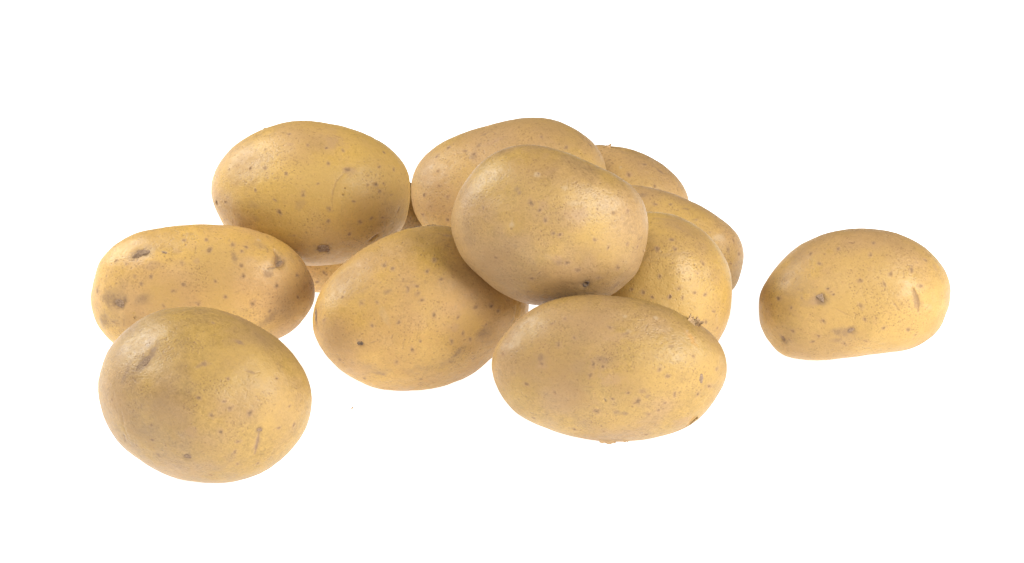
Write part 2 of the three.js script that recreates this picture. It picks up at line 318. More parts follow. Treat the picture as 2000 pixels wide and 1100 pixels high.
function onSkin(T, f, a, b, up) {                                // a, b in pixels along the skin, up off it
  const p = f.P.clone().addScaledVector(f.ex, a).addScaledVector(f.ey, b), d = T.dirOf(p.x, p.y, p.z).slice(0, 3), s = T.at(...d), n = T.frame(d).n;
  const [u, v] = T.dirUv(d), h = T.hC[clamp(floor(v * TH), 0, TH - 1) * TW + (floor(u * TW) % TW)];
  return new THREE.Vector3(s[0], s[1], s[2]).addScaledVector(n, up + h);
}
function scab(T, e, base) {                                      // a corky eye that sits in its hollow
  const f = T.frame(T.dirAt(e.x, e.y)), rings = 7, segs = 28, pos = [], uv = [], idx = [], an = e.a * PI / 180, s = e.x * 0.37 + e.y * 0.11;
  const put = (l, t) => {
    const n = e.corners, tc = n ? ((t + 0.3) % (2 * PI / n)) - PI / n : 0, w = (n ? lerp(1, 1.25 * cos(PI / n) / cos(tc), 0.75) : 1) + (n ? 0.14 : 0.28) * noise(cos(t) * 1.6 + s, sin(t) * 1.6, s) + 0.12 * noise(cos(t) * 5 + s, sin(t) * 5, s), x = cos(t) * l * w * e.rx, y = sin(t) * l * w * e.ry;
    const X = x * cos(an) - y * sin(an), Y = x * sin(an) + y * cos(an);
    const up = (e.h ?? 2.5) * (1 - pow(l, e.corners ? 7 : 3)) * (0.75 + 0.6 * noise(X / 5 + s, Y / 5, s) + 0.3 * noise(X / 2 + s, Y / 2, s)) - 0.9 * pow(l, 6) - (e.pit ?? 0) * exp(-l * l * 6);
    const p = onSkin(T, f, X, Y, up).applyMatrix4(T.M).sub(base); pos.push(p.x, p.y, p.z); uv.push(X / 24 + 0.5, Y / 24 + 0.5);
  };
  put(0, 0);
  for (let r = 1; r <= rings; r++) for (let k = 0; k < segs; k++) put(r / rings, (k / segs) * 2 * PI);
  for (let k = 0; k < segs; k++) idx.push(0, 1 + k, 1 + ((k + 1) % segs));
  for (let r = 0; r < rings - 1; r++) for (let k = 0; k < segs; k++) { const a = 1 + r * segs + k, b = 1 + r * segs + ((k + 1) % segs), c = a + segs, d = b + segs; idx.push(a, c, d, a, d, b); }
  const g = new THREE.BufferGeometry(); g.setAttribute('position', new THREE.Float32BufferAttribute(pos, 3)); g.setAttribute('uv', new THREE.Float32BufferAttribute(uv, 2)); g.setIndex(idx); g.computeVertexNormals();
  return g;
}
// a thin curled shred of peel: fixed along one side, lifting to the other
function shred(T, e, base) {
  const f = T.frame(T.dirAt(e.x, e.y)), nu = 10, nv = 5, pos = [], uv = [], idx = [], an = e.a * PI / 180, th = e.thick ?? 0.5, s = e.x * 0.31 + (e.seed ?? 0);
  for (const side of [1, -1]) for (let j = 0; j <= nv; j++) for (let i = 0; i <= nu; i++) {
    const a = i / nu - 0.5, b = j / nv, taper = 1 - 0.55 * pow(abs(a) * 2, 2) * (1 + 0.5 * noise(i * 0.9 + s, s, 0));
    const x = a * 2 * e.rx, y = b * e.ry * 2 * taper * (1 + 0.25 * noise(i * 1.3 + s, 4.2, s));
    const X = x * cos(an) - y * sin(an), Y = x * sin(an) + y * cos(an);
    const up = -0.6 + (e.lift ?? 4) * pow(b, 1.4) * (0.7 + 0.6 * noise(i * 0.6 + s, j * 0.5, s)) + th * 0.5 * side;
    const p = onSkin(T, f, X, Y, up).applyMatrix4(T.M).sub(base); pos.push(p.x, p.y, p.z); uv.push(i / nu, j / nv * 0.6);
  }
  const row = nu + 1, half = row * (nv + 1);
  for (let j = 0; j < nv; j++) for (let i = 0; i < nu; i++) { const a = j * row + i; idx.push(a, a + 1, a + row + 1, a, a + row + 1, a + row, a + half, a + half + row + 1, a + half + 1, a + half, a + half + row, a + half + row + 1); }
  const rim = []; for (let i = 0; i < nu; i++) rim.push(i); for (let j = 0; j < nv; j++) rim.push(j * row + nu); for (let i = nu; i > 0; i--) rim.push(nv * row + i); for (let j = nv; j > 0; j--) rim.push(j * row);
  rim.forEach((a, k) => { const b = rim[(k + 1) % rim.length]; idx.push(a, b, b + half, a, b + half, a + half); });
  const g = new THREE.BufferGeometry(); g.setAttribute('position', new THREE.Float32BufferAttribute(pos, 3)); g.setAttribute('uv', new THREE.Float32BufferAttribute(uv, 2)); g.setIndex(idx); g.computeVertexNormals();
  return g;
}
// a withered sprout: tapered bent stalks out of one point
function sprout(T, e, base) {
  const f = T.frame(T.dirAt(e.x, e.y)), out = [], r = rng(floor(e.x * 7 + e.y));
  for (let k = 0; k < e.n; k++) {
    const a0 = r() * 2 * PI, sx = (r() - 0.5) * e.spread, sy = (r() - 0.5) * e.spread * 0.5, L = e.len * (0.6 + 0.6 * r()), bend = (r() - 0.3) * 1.3, pts = [];
    for (let i = 0; i <= 5; i++) { const t = i / 5; pts.push(onSkin(T, f, sx + cos(a0) * t * L * 0.35 + bend * t * t * L * 0.7 + (e.slant ?? 0) * t * L, sy + sin(a0) * t * L * 0.3, -1 + t * L).applyMatrix4(T.M).sub(base)); }
    const tube = new THREE.TubeGeometry(new THREE.CatmullRomCurve3(pts), 10, 1, 8), P = tube.attributes.position, c = new THREE.Vector3(), q = new THREE.Vector3();
    const rad = (e.rad ?? 2) * T.k * (0.7 + 0.6 * r());
    for (let i = 0; i <= 10; i++) {
      c.set(0, 0, 0); for (let j = 0; j < 8; j++) c.add(q.fromBufferAttribute(P, i * 9 + j)); c.multiplyScalar(1 / 8);
      const w = rad * (1 - 0.8 * pow(i / 10, 1.5)) * (0.8 + 0.4 * noise(i * 0.8 + k * 5, k, 0));
      for (let j = 0; j <= 8; j++) { q.fromBufferAttribute(P, i * 9 + j).sub(c).normalize().multiplyScalar(w * (1 + 0.25 * sin(j * 2.4 + i))); P.setXYZ(i * 9 + j, c.x + q.x, c.y + q.y, c.z + q.z); }
    }
    tube.computeVertexNormals(); out.push(tube);
  }
  return mergeGeometries(out);
}

// ---------------------------------------------------------------- the potatoes, all measured in the photograph's pixels
const POTATOES = [
  { id: 'upper_left', seed: 1, tone: 1.1, hue: [1, 1, 0.93], z: 1.014, depth: 0.88, lean: [0, 0.14], yellow: 0.68, russet: 0.38, label: 'yellow potato raised at the upper left, corky eye near its bottom',
    outline: [592, 236, 633, 240, 679, 250, 720, 265, 755, 285, 781, 310, 796, 336, 801, 362, 802, 383, 798, 409, 790, 438, 768, 468, 735, 493, 697, 508, 653, 517, 621, 520, 598, 519, 560, 515, 520, 505, 482, 488, 455, 464, 436, 440, 426, 421, 416, 397, 413, 377, 414, 354, 419, 336, 432, 313, 458, 285, 487, 266, 516, 252, 551, 241],
    marks: { yellow: [735, 300, 80, 650, 410, 110, 620, 330, 70], russet: [480, 330, 60, 430, 390, 50], pink: [648, 276, 28, 25, 0, 683, 335, 14, 10, 0, 566, 284, 9, 5, 0],
      grey: [588, 399, 14, 10, 60, 498, 402, 18, 9, 0, 503, 427, 14, 9, 0, 470, 423, 12, 8, 0],
      spots: [565, 264, 4, 520, 293, 3.5, 601, 285, 3.5, 519, 329, 4, 450, 331, 3, 560, 340, 4, 640, 321, 4, 676, 333, 6, 501, 372, 3.5, 538, 390, 3.5, 620, 360, 3, 640, 431, 4.5, 701, 432, 5, 724, 425, 4, 745, 425, 3.5, 746, 359, 3.5, 716, 361, 3, 738, 327, 3.5, 767, 332, 3.5, 748, 299, 3.5, 668, 296, 4, 762, 381, 3.5, 689, 393, 3, 681, 456, 4, 573, 459, 4],
      dark: [491, 330, 4, 592, 379, 4.5, 443, 395, 4, 548, 414, 4.5, 643, 408, 4.5, 731, 361, 5, 740, 373, 4, 637, 291, 3], holes: [668, 381, 3.2, 672, 368, 1.8, 666, 392, 1.8], pores: [500, 330, 40, 560, 330, 30, 730, 360, 30, 700, 460, 35, 620, 440, 30],
      cracks: [{ pts: [674, 338, 662, 347, 654, 358, 649, 375, 647, 392, 650, 412], w: 2, s: 0.4, deep: 1.2 }, { pts: [618, 253, 634, 254], w: 1.6, s: 0.7 }, { pts: [651, 266, 667, 272], w: 1.4 }, { pts: [658, 283, 665, 288], w: 1.4 }, { pts: [774, 416, 781, 402], w: 2 }, { pts: [720, 470, 737, 456], w: 3, s: 0.8, deep: 3 }, { pts: [550, 368, 558, 363], w: 1.4, s: 0.6 }] },
    parts: [{ kind: 'eye', x: 632, y: 485, rx: 14, ry: 10, a: -30, h: 3.8, m: 'cork', sunk: 3.4, corners: 4, ring: 0.6, label: 'brown corky eye' }, { kind: 'shred', x: 518, y: 252, rx: 3, ry: 1.6, a: 30, lift: 3 }, { kind: 'eye', x: 424, y: 396, rx: 4, ry: 5, a: 0, h: 2.5 }] },

  { id: 'mid_left', seed: 2, tone: 1.15, hue: [1.02, 1, 0.92], depth: 0.80, lean: [0.0, 0.2], yellow: 0.6, russet: 0.45, label: 'long potato at the far left with two corky eyes on its left half',
    outline: [375, 439, 420, 440, 463, 443, 500, 452, 531, 462, 557, 477, 578, 493, 593, 512, 604, 533, 612, 552, 615, 571, 613, 590, 604, 609, 590, 628, 571, 647, 543, 663, 500, 683, 440, 697, 380, 702, 320, 701, 265, 690, 221, 671, 200, 650, 186, 628, 179, 604, 176, 583, 178, 567, 184, 545, 188, 529, 194, 512, 205, 497, 221, 481, 243, 467, 269, 455, 302, 448, 340, 442],
    marks: { yellow: [420, 540, 90, 440, 590, 70, 330, 580, 50], russet: [250, 630, 50, 560, 570, 55, 300, 470, 60], grey: [233, 575, 34, 26, 20, 215, 620, 26, 20, 0, 560, 610, 26, 20, 0, 510, 482, 20, 9, -20, 369, 459, 14, 7, 0],
      bruise: [281, 583, 11, 22, -70, 228, 590, 26, 18, 10, 205, 625, 14, 18, 0, 522, 623, 26, 10, 35, 520, 536, 13, 8, 0, 540, 510, 20, 11, 50, 456, 505, 6, 14, 10, 207, 583, 9, 12, 0], pink: [382, 513, 10, 8, 0, 344, 492, 10, 8, 0, 300, 520, 26, 12, 0], pale: [323, 494, 12, 4, -20, 503, 470, 6, 5, 0, 198, 630, 8, 14, 30],
      spots: [420, 550, 4, 297, 541, 5, 470, 520, 4, 387, 593, 4.5, 340, 568, 5, 230, 510, 4, 249, 517, 4, 403, 470, 4, 361, 471, 4, 453, 480, 5, 479, 484, 4, 439, 580, 4, 359, 556, 4, 266, 541, 4, 278, 554, 4, 321, 598, 4, 524, 608, 4, 471, 492, 3.5, 356, 515, 4.5, 408, 491, 6, 578, 538, 4, 191, 568, 5, 222, 628, 5],
      dark: [473, 540, 4.5, 491, 592, 5.5, 538, 558, 5, 581, 581, 4], holes: [264, 620, 3, 263, 611, 2], pores: [380, 545, 30, 250, 530, 40, 300, 500, 40, 530, 600, 40, 480, 620, 30, 220, 640, 26],
      cracks: [{ pts: [534, 490, 540, 502, 537, 514, 541, 522], w: 5, s: 0.45, deep: 4 }, { pts: [553, 506, 552, 517, 543, 524], w: 4, s: 0.4, deep: 3 }, { pts: [519, 526, 532, 524, 546, 521], w: 2.5, c: 'dark', s: 0.7, deep: 2 }, { pts: [598, 527, 603, 534], w: 2.5, c: 'dark' }, { pts: [435, 600, 446, 612, 455, 620], w: 1.2, s: 0.4 }] },
    parts: [{ kind: 'eye', x: 277, y: 496, rx: 21, ry: 7.5, a: 12, h: 4, m: 'cork', sunk: 2.5, label: 'long rough brown eye' }, { kind: 'eye', x: 236, y: 592, rx: 11, ry: 8.5, a: -10, h: 3.4, m: 'cork', sunk: 1.5, ring: 0.3, label: 'round grey-brown eye' }, { kind: 'eye', x: 545, y: 516, rx: 11, ry: 5, a: 35, h: 1.4, m: 'cork', sunk: 2, ring: 0.2 }, { kind: 'scab', x: 323, y: 495, rx: 7, ry: 2.4, a: -20, h: 1.4 }] },

  { id: 'front_left', seed: 3, tone: 0.8, depth: 0.95, yellow: 0.55, russet: 0.36, label: 'large round potato at the lower left, dark streak on its lower right',
    outline: [377, 600, 412, 602, 446, 611, 481, 625, 515, 644, 550, 668, 577, 697, 596, 728, 607, 760, 609, 784, 606, 811, 595, 842, 574, 873, 543, 903, 508, 925, 474, 937, 419, 944, 377, 941, 343, 934, 308, 920, 274, 899, 239, 872, 215, 841, 199, 804, 192, 770, 191, 749, 198, 718, 210, 687, 229, 661, 253, 639, 284, 618, 315, 606, 346, 601],
    marks: { yellow: [446, 728, 90, 540, 790, 70, 480, 690, 60], russet: [330, 800, 60, 240, 800, 50], grey: [318, 785, 30, 22, 60, 290, 850, 40, 22, 30, 240, 700, 30, 18, 45], pink: [464, 670, 15, 9, 0, 374, 839, 13, 14, 0], bruise: [391, 716, 13, 5, 25, 488, 728, 11, 3.5, -15, 310, 887, 9, 6, -30, 466, 671, 10, 5, -10, 300, 690, 8, 24, -40, 250, 728, 8, 26, -25, 282, 712, 26, 13, 38],
      spots: [436, 784, 4, 444, 741, 4, 562, 793, 3.5, 571, 829, 5, 463, 860, 5, 457, 881, 4.5, 463, 903, 4, 410, 925, 4, 325, 867, 4, 299, 829, 4.5, 268, 868, 4, 299, 857, 4, 222, 781, 3.5, 541, 835, 4, 502, 903, 5, 400, 712, 6, 416, 634, 4], dark: [389, 777, 4.5, 412, 809, 5, 449, 796, 5, 485, 805, 5.5, 537, 740, 4, 430, 842, 6, 412, 926, 3],
      pores: [367, 673, 18, 387, 680, 14, 412, 753, 22, 382, 760, 20, 284, 766, 18, 267, 797, 18, 274, 677, 30, 325, 673, 22, 374, 794, 16, 329, 697, 18, 515, 787, 26, 460, 840, 24, 430, 760, 26, 250, 730, 26],
      cracks: [{ pts: [504, 842, 501, 858, 498, 872, 496, 886], w: 4.4, c: 'spot', s: 0.9, deep: 2.2 }, { pts: [240, 800, 246, 835, 257, 870], w: 2, c: 'pale', s: 0.4, deep: 1.5 }, { pts: [243, 845, 246, 862], w: 3, c: 'dark', s: 0.7, deep: 2 }] },
    parts: [{ kind: 'eye', x: 280, y: 713, rx: 22, ry: 9, a: 38, h: 1.8, m: 'cork', sunk: 2.2, ring: 0.15, label: 'rough brown eye' }, { kind: 'eye', x: 367, y: 889, rx: 8, ry: 7, a: 0, h: 2, m: 'cork', sunk: 2, pit: 0.6, ring: 0.3 }, { kind: 'eye', x: 504, y: 838, rx: 6.5, ry: 5, a: 0, h: 1.6, m: 'cork', sunk: 1.4 }] },

  { id: 'centre', seed: 4, tone: 1.02, hue: [1.03, 1, 0.9], depth: 0.88, lean: [-0.19, 0.0], yellow: 0.5, russet: 0.5, label: 'large potato half under the topmost one, small dark eye low on its left',
    outline: [852, 440, 826, 442, 799, 447, 770, 456, 737, 471, 704, 490, 675, 512, 652, 534, 632, 561, 619, 587, 612, 613, 612, 636, 616, 655, 626, 677, 644, 701, 668, 724, 698, 742, 731, 757, 767, 763, 803, 763, 845, 759, 881, 750, 914, 736, 943, 716, 961, 700, 992, 675, 1015, 648, 1030, 622, 1034, 600, 1030, 565, 1013, 530, 985, 500, 948, 472, 905, 449],
    marks: { yellow: [910, 632, 45, 840, 600, 50], russet: [690, 560, 70, 660, 660, 60, 960, 640, 50], grey: [629, 600, 14, 26, 0, 724, 714, 22, 16, -20, 750, 724, 20, 11, 0, 894, 691, 30, 15, 35, 875, 705, 24, 14, 0, 830, 720, 40, 16, 0], bruise: [942, 652, 18, 16, 0, 745, 728, 14, 6, -10, 890, 690, 14, 6, 45, 760, 570, 11, 6, 20, 941, 530, 20, 12, 0], pink: [888, 639, 15, 13, 0, 808, 558, 14, 8, 0],
      spots: [752, 519, 6, 816, 575, 5, 861, 548, 5, 848, 511, 5.5, 637, 625, 5, 780, 629, 4.5, 821, 665, 3, 927, 601, 5, 667, 701, 4.5, 776, 706, 4.5, 713, 737, 4, 822, 739, 3.5, 798, 566, 5, 834, 532, 4, 768, 526, 5, 672, 581, 3.5, 739, 591, 4, 729, 634, 4, 894, 618, 4.5, 881, 664, 5, 917, 662, 4.5, 902, 649, 5, 948, 633, 4, 924, 701, 4, 875, 462, 5, 815, 560, 4],
      dark: [710, 592, 5, 822, 588, 5, 848, 615, 5.5, 805, 681, 4.5, 957, 598, 5, 971, 607, 4], holes: [741, 476, 3], pores: [850, 620, 40, 800, 640, 30, 900, 700, 30],
      cracks: [{ pts: [818, 461, 834, 461, 846, 462], w: 1.3, s: 0.6 }, { pts: [792, 640, 789, 670, 787, 684], w: 1.3, s: 0.5, deep: 0.8 }, { pts: [868, 480, 882, 485], w: 1.5 }, { pts: [700, 496, 712, 487], w: 1.3, s: 0.6 }, { pts: [1007, 596, 1006, 612, 1003, 628], w: 2, c: 'pale', s: 0.5, deep: 2.5 }, { pts: [770, 550, 800, 553], w: 2, s: 0.25 }] },
    parts: [{ kind: 'eye', x: 706, y: 669, rx: 6.5, ry: 6, a: 0, h: 1.5, m: 'dark', sunk: 2.6, pit: 1.5, label: 'small dark eye' }, { kind: 'eye', x: 618, y: 616, rx: 5, ry: 15, a: 5, h: 1.6, m: 'cork', sunk: 2 }, { kind: 'shred', x: 812, y: 445, rx: 11, ry: 1.8, a: 12, lift: 2.2, m: 'grey' }, { kind: 'shred', x: 843, y: 441, rx: 9, ry: 1.6, a: 2, lift: 2.6, m: 'dark' }] },

  { id: 'back', seed: 5, depth: 0.92, lean: [-0.04, 0], yellow: 0.5, russet: 0.55, label: 'large potato at the back, half hidden behind the topmost one',
    outline: [1044, 230, 1074, 232, 1103, 241, 1128, 254, 1150, 270, 1164, 284, 1175, 301, 1183, 323, 1186, 350, 1178, 392, 1152, 440, 1102, 485, 1040, 510, 980, 515, 920, 505, 870, 484, 838, 460, 823, 439, 814, 424, 805, 399, 803, 374, 805, 348, 814, 326, 830, 304, 852, 286, 881, 270, 914, 257, 946, 247, 979, 238, 1008, 232],
    marks: { yellow: [1112, 274, 45, 1150, 310, 30], russet: [880, 400, 60, 920, 270, 50], bruise: [926, 307, 9, 9, 0, 948, 263, 13, 6, 10, 1151, 284, 9, 5, -30, 936, 285, 10, 5, 40], spots: [910, 295, 5, 877, 384, 4.5, 855, 307, 4, 877, 290, 5, 858, 335, 5, 1056, 270, 4.5, 1104, 289, 4, 828, 418, 5], dark: [928, 302, 5, 860, 364, 4.5, 831, 381, 4.5, 877, 429, 4, 1152, 284, 3], holes: [1132, 300, 2.4, 1133, 296, 1.6], pores: [900, 330, 40, 860, 400, 30], pink: [960, 280, 30, 8, 20],
      cracks: [{ pts: [1132, 264, 1145, 272], w: 1.5 }, { pts: [960, 283, 970, 275], w: 2, s: 0.4 }] },
    parts: [{ kind: 'shred', x: 954, y: 248, rx: 6, ry: 1.6, a: 20, lift: 3 }] },

  { id: 'top', seed: 6, tone: 0.87, z: 0.954, depth: 0.88, lean: [0, 0.15], yellow: 0.42, russet: 0.66, label: 'dusty tan topmost potato of the heap, dark eye near its bottom edge',
    outline: [1023, 284, 1052, 285, 1081, 291, 1110, 300, 1139, 313, 1168, 326, 1194, 337, 1215, 350, 1234, 364, 1250, 384, 1261, 408, 1266, 432, 1266, 457, 1262, 483, 1255, 508, 1244, 534, 1223, 555, 1199, 574, 1150, 591, 1100, 597, 1065, 598, 1044, 596, 1023, 593, 994, 581, 964, 563, 935, 539, 912, 517, 897, 494, 886, 468, 881, 446, 881, 424, 886, 403, 895, 379, 910, 354, 928, 330, 950, 310, 975, 295, 1001, 287],
    marks: { yellow: [1180, 460, 55, 1100, 380, 50, 1000, 446, 24], russet: [940, 400, 60, 950, 500, 70, 1100, 540, 60, 1050, 320, 60], grey: [915, 385, 24, 34, 20, 1201, 558, 24, 14, 30, 1142, 548, 34, 20, 0, 920, 450, 20, 40, 0, 1147, 318, 30, 12, -30], bruise: [1012, 371, 9, 6, -50, 1092, 512, 11, 7, 0, 1201, 558, 13, 7, 40, 1016, 378, 5, 4, 0], pale: [1050, 343, 8, 6, 0, 1103, 368, 9, 7, 0, 1124, 398, 14, 8, 0, 1000, 440, 6, 18, -10], pink: [1085, 505, 14, 10, 0, 1130, 420, 30, 20, 0, 1060, 400, 20, 14, 0],
      spots: [1065, 430, 5, 1126, 526, 6, 1224, 476, 4.5, 1204, 522, 6, 1224, 412, 5, 1197, 417, 5, 1244, 483, 4, 1160, 468, 4.5, 1039, 542, 6, 972, 502, 5, 946, 406, 4, 1168, 541, 6, 1092, 459, 4, 1080, 455, 4], dark: [1038, 398, 6.5, 1055, 411, 4, 1107, 512, 4.5, 1186, 483, 3.5, 1093, 459, 3.5, 1052, 341, 2.5], holes: [999, 448, 3.4, 1000, 458, 1.6],
      dents: [1000, 448, 30, -3.5, 1150, 330, 22, -3], pores: [1130, 400, 50, 1180, 430, 40, 960, 360, 40, 930, 420, 40, 1000, 520, 50, 1080, 440, 50, 1040, 340, 40],
      cracks: [{ pts: [1146, 319, 1152, 327, 1157, 336], w: 2.4, s: 0.8, deep: 3 }, { pts: [1049, 536, 1057, 528], w: 2, c: 'dark', s: 0.7 }, { pts: [1130, 452, 1134, 440], w: 1.4, s: 0.6 }, { pts: [938, 525, 948, 530], w: 1.8, c: 'dark', s: 0.6 }, { pts: [1164, 416, 1172, 424], w: 1.6, s: 0.6 }] },
    parts: [{ kind: 'eye', x: 1143, y: 554, rx: 8, ry: 9, a: -15, h: 1.8, m: 'dark', sunk: 3.2, pit: 2, label: 'dark sunken eye' }, { kind: 'sprout', x: 1257, y: 490, n: 3, len: 4, spread: 5, rad: 2.0 }] },

  { id: 'small_back', seed: 7, depth: 0.9, yellow: 0.42, russet: 0.66, label: 'small brownish potato farthest back on the right, dry sprout on its top',
    outline: [1164, 283, 1192, 285, 1224, 289, 1252, 298, 1276, 310, 1300, 326, 1320, 344, 1336, 366, 1344, 384, 1345, 396, 1338, 422, 1318, 442, 1280, 455, 1230, 458, 1180, 450, 1140, 428, 1115, 395, 1109, 350, 1122, 312, 1140, 292],
    marks: { yellow: [1240, 350, 50], russet: [1290, 350, 50, 1230, 300, 60], pink: [1228, 342, 10, 7, 0], bruise: [1285, 331, 17, 4, -28, 1290, 336, 10, 3, -20], pale: [1212, 328, 6, 6, 0], spots: [1228, 342, 5, 1278, 364, 4, 1258, 322, 4], grey: [1220, 298, 50, 8, -6] },
    parts: [{ kind: 'sprout', x: 1189, y: 287, n: 4, len: 9, spread: 7, rad: 2.6, slant: 0.35, label: 'short dry brown sprout' }] },

  { id: 'right_back', seed: 8, depth: 0.9, yellow: 0.62, russet: 0.4, label: 'smooth yellow potato between the sprouted one and the big right one',
    outline: [1205, 368, 1232, 362, 1248, 363, 1280, 368, 1312, 378, 1344, 391, 1372, 404, 1400, 421, 1424, 440, 1440, 458, 1450, 480, 1453, 502, 1448, 532, 1440, 554, 1430, 568, 1402, 586, 1350, 592, 1290, 580, 1235, 552, 1194, 510, 1176, 460, 1182, 405],
    marks: { yellow: [1340, 440, 70, 1300, 400, 40, 1420, 500, 30], russet: [1260, 375, 40, 1360, 405, 40], bruise: [1254, 382, 13, 8, 0, 1340, 409, 9, 4, 10, 1386, 454, 6, 4, 20, 1422, 488, 4, 9, 10], pale: [1404, 462, 15, 12, 0], pink: [1440, 548, 12, 18, 0], spots: [1442, 496, 5, 1280, 400, 4, 1310, 400, 4, 1400, 500, 4, 1425, 515, 3.5, 1432, 470, 4, 1360, 430, 4, 1446, 540, 4], pores: [1300, 390, 30, 1410, 500, 30] } },

  { id: 'right', seed: 9, depth: 0.93, yellow: 0.7, russet: 0.36, label: 'big smooth yellow potato right of the topmost one, behind the peeling one',
    outline: [1264, 414, 1288, 415, 1320, 421, 1352, 436, 1380, 456, 1400, 478, 1416, 504, 1426, 532, 1430, 560, 1429, 588, 1424, 620, 1416, 644, 1404, 666, 1385, 692, 1342, 722, 1282, 730, 1222, 708, 1178, 662, 1160, 600, 1165, 530, 1187, 468, 1222, 428],
    marks: { yellow: [1250, 540, 60, 1340, 600, 70, 1300, 480, 50], russet: [1320, 440, 50, 1400, 540, 30], grey: [1300, 500, 60, 7, 8, 1340, 455, 40, 6, -20, 1300, 430, 40, 5, 0], pink: [1360, 534, 12, 5, -15, 1284, 487, 8, 5, 0], spots: [1318, 489, 5, 1288, 540, 4, 1309, 580, 4, 1256, 572, 5, 1234, 565, 4, 1274, 580, 4, 1372, 516, 4.5, 1312, 470, 5, 1356, 572, 4, 1376, 576, 4, 1392, 608, 4, 1332, 582, 3.5, 1284, 488, 5, 1400, 640, 4, 1377, 628, 4], dark: [1325, 563, 4.5, 1308, 580, 4], pores: [1312, 470, 24, 1350, 480, 30, 1290, 500, 30, 1380, 530, 26, 1340, 520, 30] } },

  { id: 'front_right', seed: 10, tone: 0.85, depth: 0.86, lean: [0, 0.18], yellow: 0.52, russet: 0.52, label: 'long tan potato in front with torn peel at its right end',
    outline: [1162, 576, 1198, 579, 1240, 584, 1276, 592, 1312, 605, 1342, 621, 1372, 638, 1396, 659, 1412, 683, 1419, 707, 1420, 725, 1417, 743, 1408, 764, 1396, 783, 1378, 807, 1354, 828, 1324, 843, 1285, 855, 1240, 862, 1195, 864, 1150, 859, 1108, 851, 1066, 837, 1030, 821, 1000, 800, 979, 773, 965, 743, 960, 719, 962, 695, 973, 671, 991, 647, 1018, 620, 1051, 599, 1084, 586, 1123, 578],
    marks: { yellow: [1280, 740, 75, 1360, 720, 50, 1200, 830, 50], russet: [1060, 720, 70, 1160, 640, 60, 1120, 780, 50], grey: [1015, 682, 18, 12, 0, 1150, 716, 40, 20, 0, 1145, 822, 22, 12, 30, 1177, 706, 26, 18, 0, 1057, 700, 22, 18, 0], bruise: [1177, 704, 12, 9, 0, 1057, 700, 12, 8, 60, 1253, 763, 9, 6, 0, 1264, 773, 7, 6, 0, 1204, 804, 8, 6, 0, 1220, 806, 8, 5, 0, 1211, 858, 14, 4, 0, 1310, 677, 9, 4, 20, 1222, 653, 10, 4, 30], pink: [1333, 821, 24, 14, 0, 1061, 712, 16, 14, 0, 1190, 740, 30, 18, 0, 1215, 660, 40, 12, 0], pale: [1219, 620, 6, 5, 0, 1279, 622, 6, 5, 0, 1340, 648, 4, 4, 0, 1010, 665, 30, 14, 30], wound: [1349, 662, 19, 7, -52],
      spots: [1191, 642, 5, 1030, 750, 5, 1086, 767, 5, 1154, 733, 5, 1226, 767, 4, 1316, 771, 5, 1285, 800, 5, 1265, 808, 5, 1179, 842, 5, 1262, 848, 5, 1043, 816, 4, 1081, 634, 4.5, 1105, 625, 4.5, 1351, 696, 4, 1124, 662, 5, 1302, 735, 5, 1398, 720, 4, 1296, 787, 4, 985, 692, 5, 1061, 712, 5], dark: [1158, 713, 6, 1177, 716, 5, 1244, 782, 7, 1166, 802, 6, 1094, 675, 5, 1360, 770, 4.5, 1384, 754, 4.5, 1123, 838, 4.5, 1286, 721, 4.5, 1196, 778, 3.5],
      pores: [1315, 728, 60, 1177, 700, 22, 1290, 780, 40, 1350, 740, 40, 1220, 690, 40, 1150, 830, 30, 1180, 820, 30, 1260, 650, 40, 1070, 660, 40],
      cracks: [{ pts: [1180, 777, 1184, 784], w: 2.4, c: 'dark', s: 0.8, deep: 1.5 }, { pts: [1270, 826, 1282, 825], w: 1.6, s: 0.7 }, { pts: [1340, 833, 1350, 822, 1358, 812], w: 3.6, c: 'orange', s: 0.9, deep: 3 }, { pts: [1182, 604, 1192, 607], w: 1.4, s: 0.6 }, { pts: [966, 690, 965, 712], w: 1.8, c: 'dark', s: 0.6 }, { pts: [1230, 583, 1246, 586], w: 1.6, c: 'dark', s: 0.5 }, { pts: [1340, 612, 1350, 628, 1357, 634], w: 2, s: 0.8, deep: 1.5 }] },
    parts: [{ kind: 'shred', x: 1349, y: 632, rx: 10, ry: 8, a: -30, lift: 13, seed: 1, tone: 1.1, hue: [1, 1, 0.93], label: 'torn curled peel' }, { kind: 'shred', x: 1357, y: 634, rx: 9, ry: 7, a: -55, lift: 13, seed: 5 }, { kind: 'sprout', x: 1354, y: 627, n: 5, len: 11, spread: 15, rad: 4.2, slant: 0.1 }, { kind: 'scab', x: 1367, y: 738, rx: 6, ry: 11, a: 8, h: 1.5, label: 'grey flake of old skin' }, { kind: 'shred', x: 1356, y: 822, rx: 13, ry: 2.6, a: 45, lift: 3, seed: 3, tone: 0.8, label: 'loose flap of peel' }, { kind: 'shred', x: 1187, y: 861, rx: 16, ry: 3.4, a: 176, lift: 6.5, seed: 2, thick: 1.2, tone: 1.15, hue: [1.02, 1, 0.92], label: 'ragged peel hanging under the potato' }, { kind: 'shred', x: 1222, y: 861, rx: 5, ry: 1.6, a: 180, lift: 3, seed: 6 }] },

  { id: 'far_right', seed: 11, tone: 1.02, depth: 0.95, yellow: 0.6, russet: 0.42, label: 'single potato lying apart from the heap at the far right',
